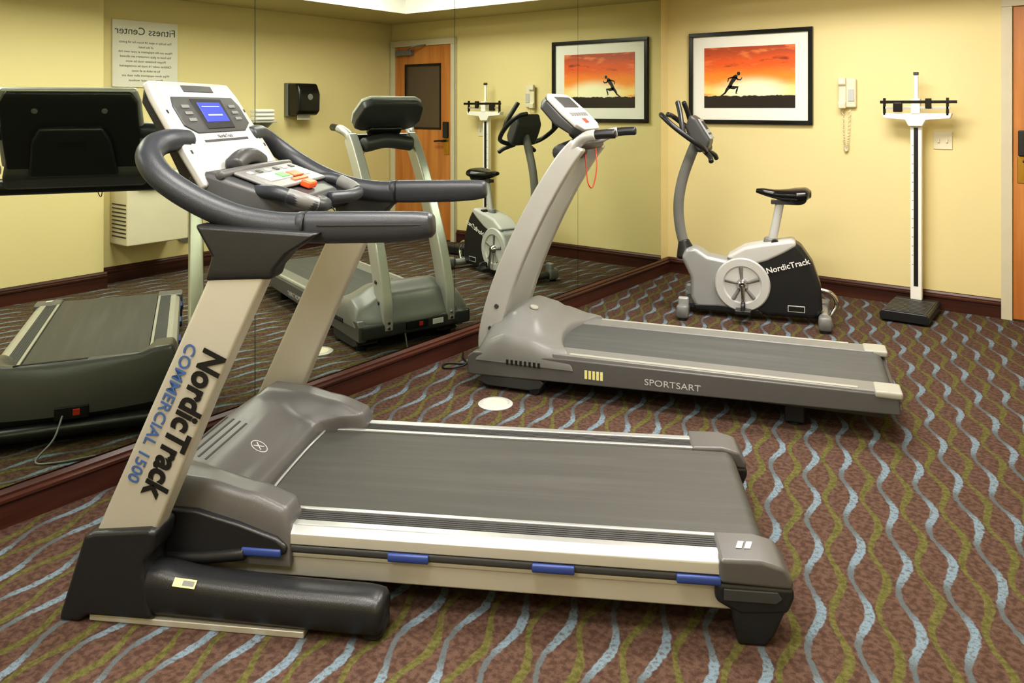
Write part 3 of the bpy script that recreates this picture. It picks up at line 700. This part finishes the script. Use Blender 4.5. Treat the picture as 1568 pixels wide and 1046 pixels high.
box('display_window', -0.13, 0.13, -0.105, -0.03, 0.009, 0.014, 'dgray', U, 0.004, MX=F2)
for k in range(7): box('display_button', -0.15+k*0.045, -0.12+k*0.045, -0.165, -0.143, 0.009, 0.014, 'mgray', U, 0.003, MX=F2)
box('stop_button', -0.03, 0.03, -0.215, -0.185, 0.008, 0.015, 'red', U, 0.004, MX=F2)
box('back_tray', -0.11, 0.11, -0.26, -0.20, -0.080, -0.045, 'black', U, 0.012, MX=F2)
sweep('safety_cord', [(0.50, CY-0.10, 1.15), (0.52, CY-0.14, 1.05), (0.535, CY-0.16, 0.97), (0.55, CY-0.13, 0.95), (0.56, CY-0.09, 1.04), (0.54, CY-0.04, 1.15)], 0.003, 'red', U, n=8)
sweep('console_neck', [(0.40, CY-0.15, 1.11), (0.43, CY, 1.13), (0.40, CY+0.15, 1.11)], 0.05, 'dgray', U, ry=0.045)
box('front_socket_panel', -0.012, 0.01, -0.05, 0.09, 0.095, 0.14, 'btext', U, 0.003)
box('front_switch', -0.016, -0.010, 0.03, 0.055, 0.107, 0.130, 'red', U, 0.002)
box('front_label', -0.009, 0.0, 0.12, 0.19, 0.10, 0.13, 'wtext', U, 0.001)

pc = empty('power_cord', (0, 0, 0))
sweep('cord', [(0.30, -2.74, 0.09), (0.24, -2.78, 0.02), (0.16, -2.84, 0.006), (0.12, -2.78, 0.006), (0.20, -2.72, 0.006), (0.13, -2.66, 0.006), (0.08, -2.60, 0.006)], 0.005, 'black', pc, n=8)

fo = empty('floor_outlet_cover', (0.655, -3.045, 0.0005))
lathe('ring', [(0.001, 0), (0.078, 0), (0.078, 0.002), (0.072, 0.006), (0.060, 0.006), (0.057, 0.003), (0.001, 0.003)], (0, 0, 0), (0, 0, 1), 'lgray', fo)
lathe('lid', [(0.001, 0.003), (0.055, 0.003), (0.054, 0.0055), (0.001, 0.0055)], (0, 0, 0), (0, 0, 1), 'cream', fo)

# ------------------------------------------------------------------ EXERCISE BIKE
Bk = empty('exercise_bike', (0.672, -1.053, 0), 17)
prism('rear_shell', [(0.42, 0.05), (0.50, 0.035), (0.79, 0.04), (0.82, 0.10), (0.812, 0.24), (0.765, 0.38), (0.70, 0.475), (0.66, 0.505), (0.56, 0.47), (0.42, 0.38)], -0.085, 0.085, 'black', Bk, 0.030, 4)
prism('top_cover', [(0.25, 0.385), (0.36, 0.455), (0.45, 0.478), (0.655, 0.517), (0.675, 0.48), (0.60, 0.43), (0.50, 0.375), (0.36, 0.33)], -0.092, 0.092, 'lgray', Bk, 0.020, 4)
prism('front_shell', [(-0.03, 0.36), (0.0, 0.425), (0.06, 0.435), (0.14, 0.385), (0.24, 0.37), (0.36, 0.40), (0.46, 0.36), (0.50, 0.24), (0.46, 0.06), (0.30, 0.035), (0.06, 0.05), (0.03, 0.12), (0.03, 0.24)], -0.080, 0.080, 'bikesilver', Bk, 0.028, 4)
prism('front_lower_trim', [(0.06, 0.035), (0.05, 0.075), (0.20, 0.085), (0.46, 0.075), (0.48, 0.035)], -0.084, 0.084, 'black', Bk, 0.012)
for s in (-1, 1):
    lathe('flywheel_ring', [(0.10, 0.075), (0.168, 0.075), (0.168, 0.092), (0.160, 0.102), (0.118, 0.102), (0.108, 0.094)], (0.352, 0, 0.222), (0, s, 0), 'lgray', Bk)
    lathe('flywheel_face', [(0.001, 0.07), (0.112, 0.07), (0.112, 0.086), (0.001, 0.084)], (0.352, 0, 0.222), (0, s, 0), 'dgray', Bk)
    lathe('crank_hub', [(0.001, 0.08), (0.040, 0.08), (0.036, 0.105), (0.018, 0.125), (0.001, 0.125)], (0.352, 0, 0.222), (0, s, 0), 'chrome', Bk)
    for k in range(5):
        a = k*2*math.pi/5+0.4
        cyl('spoke', (0.352+0.03*math.cos(a), s*0.090, 0.222+0.03*math.sin(a)), (0.352+0.108*math.cos(a), s*0.092, 0.222+0.108*math.sin(a)), 0.010, 'mgray', Bk, n=10, r2=0.014)
    cyl('crank_arm', (0.352, s*0.118, 0.222), (0.352+0.01, s*0.130, 0.222+s*0.145), 0.011, 'chrome', Bk)
    pz = 0.222+s*0.145
    box('pedal', 0.315, 0.410, min(s*0.145, s*0.225), max(s*0.145, s*0.225), pz-0.013, pz+0.013, 'black', Bk, 0.006)
    sweep('pedal_strap', [(0.362, s*0.150, pz+0.01), (0.362, s*0.160, pz+0.05), (0.362, s*0.21, pz+0.05), (0.362, s*0.222, pz+0.01)], 0.012, 'black', Bk, ry=0.003)
text('side_lettering', 'NordicTrack', 0.050, frame((0.620, -0.0935, 0.355), (0.94, 0, 0.30), (-0.30, 0, 0.94)), 'wtext', Bk, 0.0008, bold=0.0008)
box('side_label', 0.62, 0.72, -0.0875, -0.084, 0.075, 0.115, 'lgray', Bk, 0.002)
box('side_label_inner', 0.625, 0.715, -0.0885, -0.087, 0.080, 0.110, 'btext', Bk, 0.001)
box('base_beam', 0.0, 0.82, -0.04, 0.04, 0.035, 0.075, 'dgray', Bk, 0.008)
for x, w in ((0.0, 0.235), (0.83, 0.235)):
    sweep('stabilizer', [(x, -w+0.04, 0.050), (x, w-0.04, 0.050)], 0.030, 'dgray' if x < 0.5 else 'bikesilver', Bk, ry=0.028, sub=1)
    for s in (-1, 1):
        sweep('stabilizer_end', [(x, s*(w-0.06), 0.055), (x, s*w, 0.055)], 0.038, 'mgray', Bk, ry=0.042, sub=1, expo=4)
        lathe('levelling_foot', [(0.001, 0), (0.026, 0), (0.026, 0.016), (0.001, 0.016)], (x, s*(w-0.02), 0), (0, 0, 1), 'black', Bk)
        if x < 0.5: box('wheel_bracket', -0.03, 0.035, min(s*0.17, s*0.21), max(s*0.17, s*0.21), 0.07, 0.14, 'bikesilver', Bk, 0.012)
sweep('rear_handle', [(0.80, -0.05, 0.22), (0.87, -0.06, 0.20), (0.90, -0.06, 0.14), (0.87, -0.07, 0.07)], 0.013, 'chrome', Bk)
sweep('neck_boot', [(0.0, 0, 0.37), (-0.012, 0, 0.42), (-0.02, 0, 0.46)], [0.055, 0.042, 0.034], 'black', Bk, ry=[0.07, 0.05, 0.036])
sweep('neck_column', [(-0.01, 0, 0.40), (-0.045, 0, 0.55), (-0.055, 0, 0.70), (-0.03, 0, 0.86), (0.02, 0, 1.01), (0.065, 0, 1.12)], 0.028, 'mgray', Bk, ry=0.034, n=20)
prism('console', [(0.02, 1.15), (0.0, 1.20), (0.03, 1.29), (0.075, 1.26), (0.16, 1.12), (0.14, 1.06), (0.08, 1.04)], -0.115, 0.115, 'dgray', Bk, 0.02, 4)
CM = frame((0.118, 0, 1.197), (0, 1, 0), (-0.52, 0, 0.85))
box('console_face', -0.10, 0.10, -0.08, 0.07, -0.006, 0.006, 'bikesilver', Bk, 0.008, MX=CM)
box('console_screen', -0.06, 0.06, -0.01, 0.05, 0.004, 0.009, 'btext', Bk, 0.003, MX=CM)
for k in range(4): box('console_button', -0.07+k*0.04, -0.05+k*0.04, -0.05, -0.035, 0.005, 0.009, 'dgray', Bk, 0.002, MX=CM)
for s in (-1, 1):
    sweep('handlebar', [(0.10, s*0.03, 1.06), (0.13, s*0.12, 1.06), (0.11, s*0.20, 1.09), (0.03, s*0.235, 1.15), (-0.06, s*0.235, 1.22), (-0.12, s*0.20, 1.27), (-0.145, s*0.14, 1.285)], 0.017, 'black', Bk, n=14)
    sweep('handlebar_horn', [(0.01, s*0.235, 1.165), (-0.005, s*0.22, 1.23), (-0.02, s*0.18, 1.30), (-0.04, s*0.145, 1.365)], 0.0165, 'black', Bk, n=14)
    sweep('lower_grip', [(0.12, s*0.06, 1.05), (0.16, s*0.13, 1.02), (0.17, s*0.17, 0.995)], 0.016, 'black', Bk, n=14)
sweep('seat_post', [(0.515, 0, 0.44), (0.545, 0, 0.58), (0.575, 0, 0.745)], 0.020, 'lgray', Bk, ry=0.026)
sweep('seat_clamp', [(0.508, 0, 0.45), (0.518, 0, 0.50)], 0.034, 'mgray', Bk, ry=0.040)
cyl('adjust_knob', (0.545, -0.03, 0.49), (0.545, -0.075, 0.49), 0.022, 'black', Bk)
box('seat_rail', 0.52, 0.68, -0.025, 0.025, 0.725, 0.75, 'dgray', Bk, 0.004)
sweep('saddle', [(0.435, 0, 0.805), (0.475, 0, 0.800), (0.54, 0, 0.788), (0.61, 0, 0.785), (0.67, 0, 0.788), (0.725, 0, 0.795), (0.748, 0, 0.795)],
      [0.020, 0.034, 0.045, 0.080, 0.118, 0.115, 0.070], 'blackg', Bk, ry=[0.014, 0.022, 0.028, 0.036, 0.042, 0.040, 0.026], n=28, expo=2.3)
sweep('saddle_rear_lobe', [(0.68, -0.07, 0.765), (0.68, 0.07, 0.765)], 0.05, 'black', Bk, ry=0.034, sub=1)

# ------------------------------------------------------------------ lights
def area(name, loc, sx, sy, power, col, rot=(0, 0, 0)):
    l = bpy.data.lights.new(name, 'AREA'); l.shape = 'RECTANGLE'; l.size = sx; l.size_y = sy; l.energy = power; l.color = col
    o = bpy.data.objects.new(name, l); o.location = loc; o.rotation_euler = rot; scene.collection.objects.link(o); return o
for k, yy in enumerate((-1.5, -3.2, -4.9, -6.6)):
    area('ceiling_light_%d' % (k+1), (1.575, yy, 2.46), 1.1, 0.58, 38, (1.0, 0.97, 0.92))

w = bpy.data.worlds.new('world'); scene.world = w; w.use_nodes = True
w.node_tree.nodes['Background'].inputs[0].default_value = (1, 0.95, 0.85, 1)
w.node_tree.nodes['Background'].inputs[1].default_value = 0.3

# ------------------------------------------------------------------ camera (level, shifted lens)
cam = bpy.data.cameras.new('camera'); co = bpy.data.objects.new('camera', cam); scene.collection.objects.link(co)
co.location = (2.805, -5.755, 1.33); co.rotation_euler = (90*D2R, 0, 37.2*D2R)
cam.sensor_width = 36; cam.lens = 36*1180/1568; cam.shift_y = -(523-165)/1568.0; cam.clip_start = 0.05
scene.camera = co
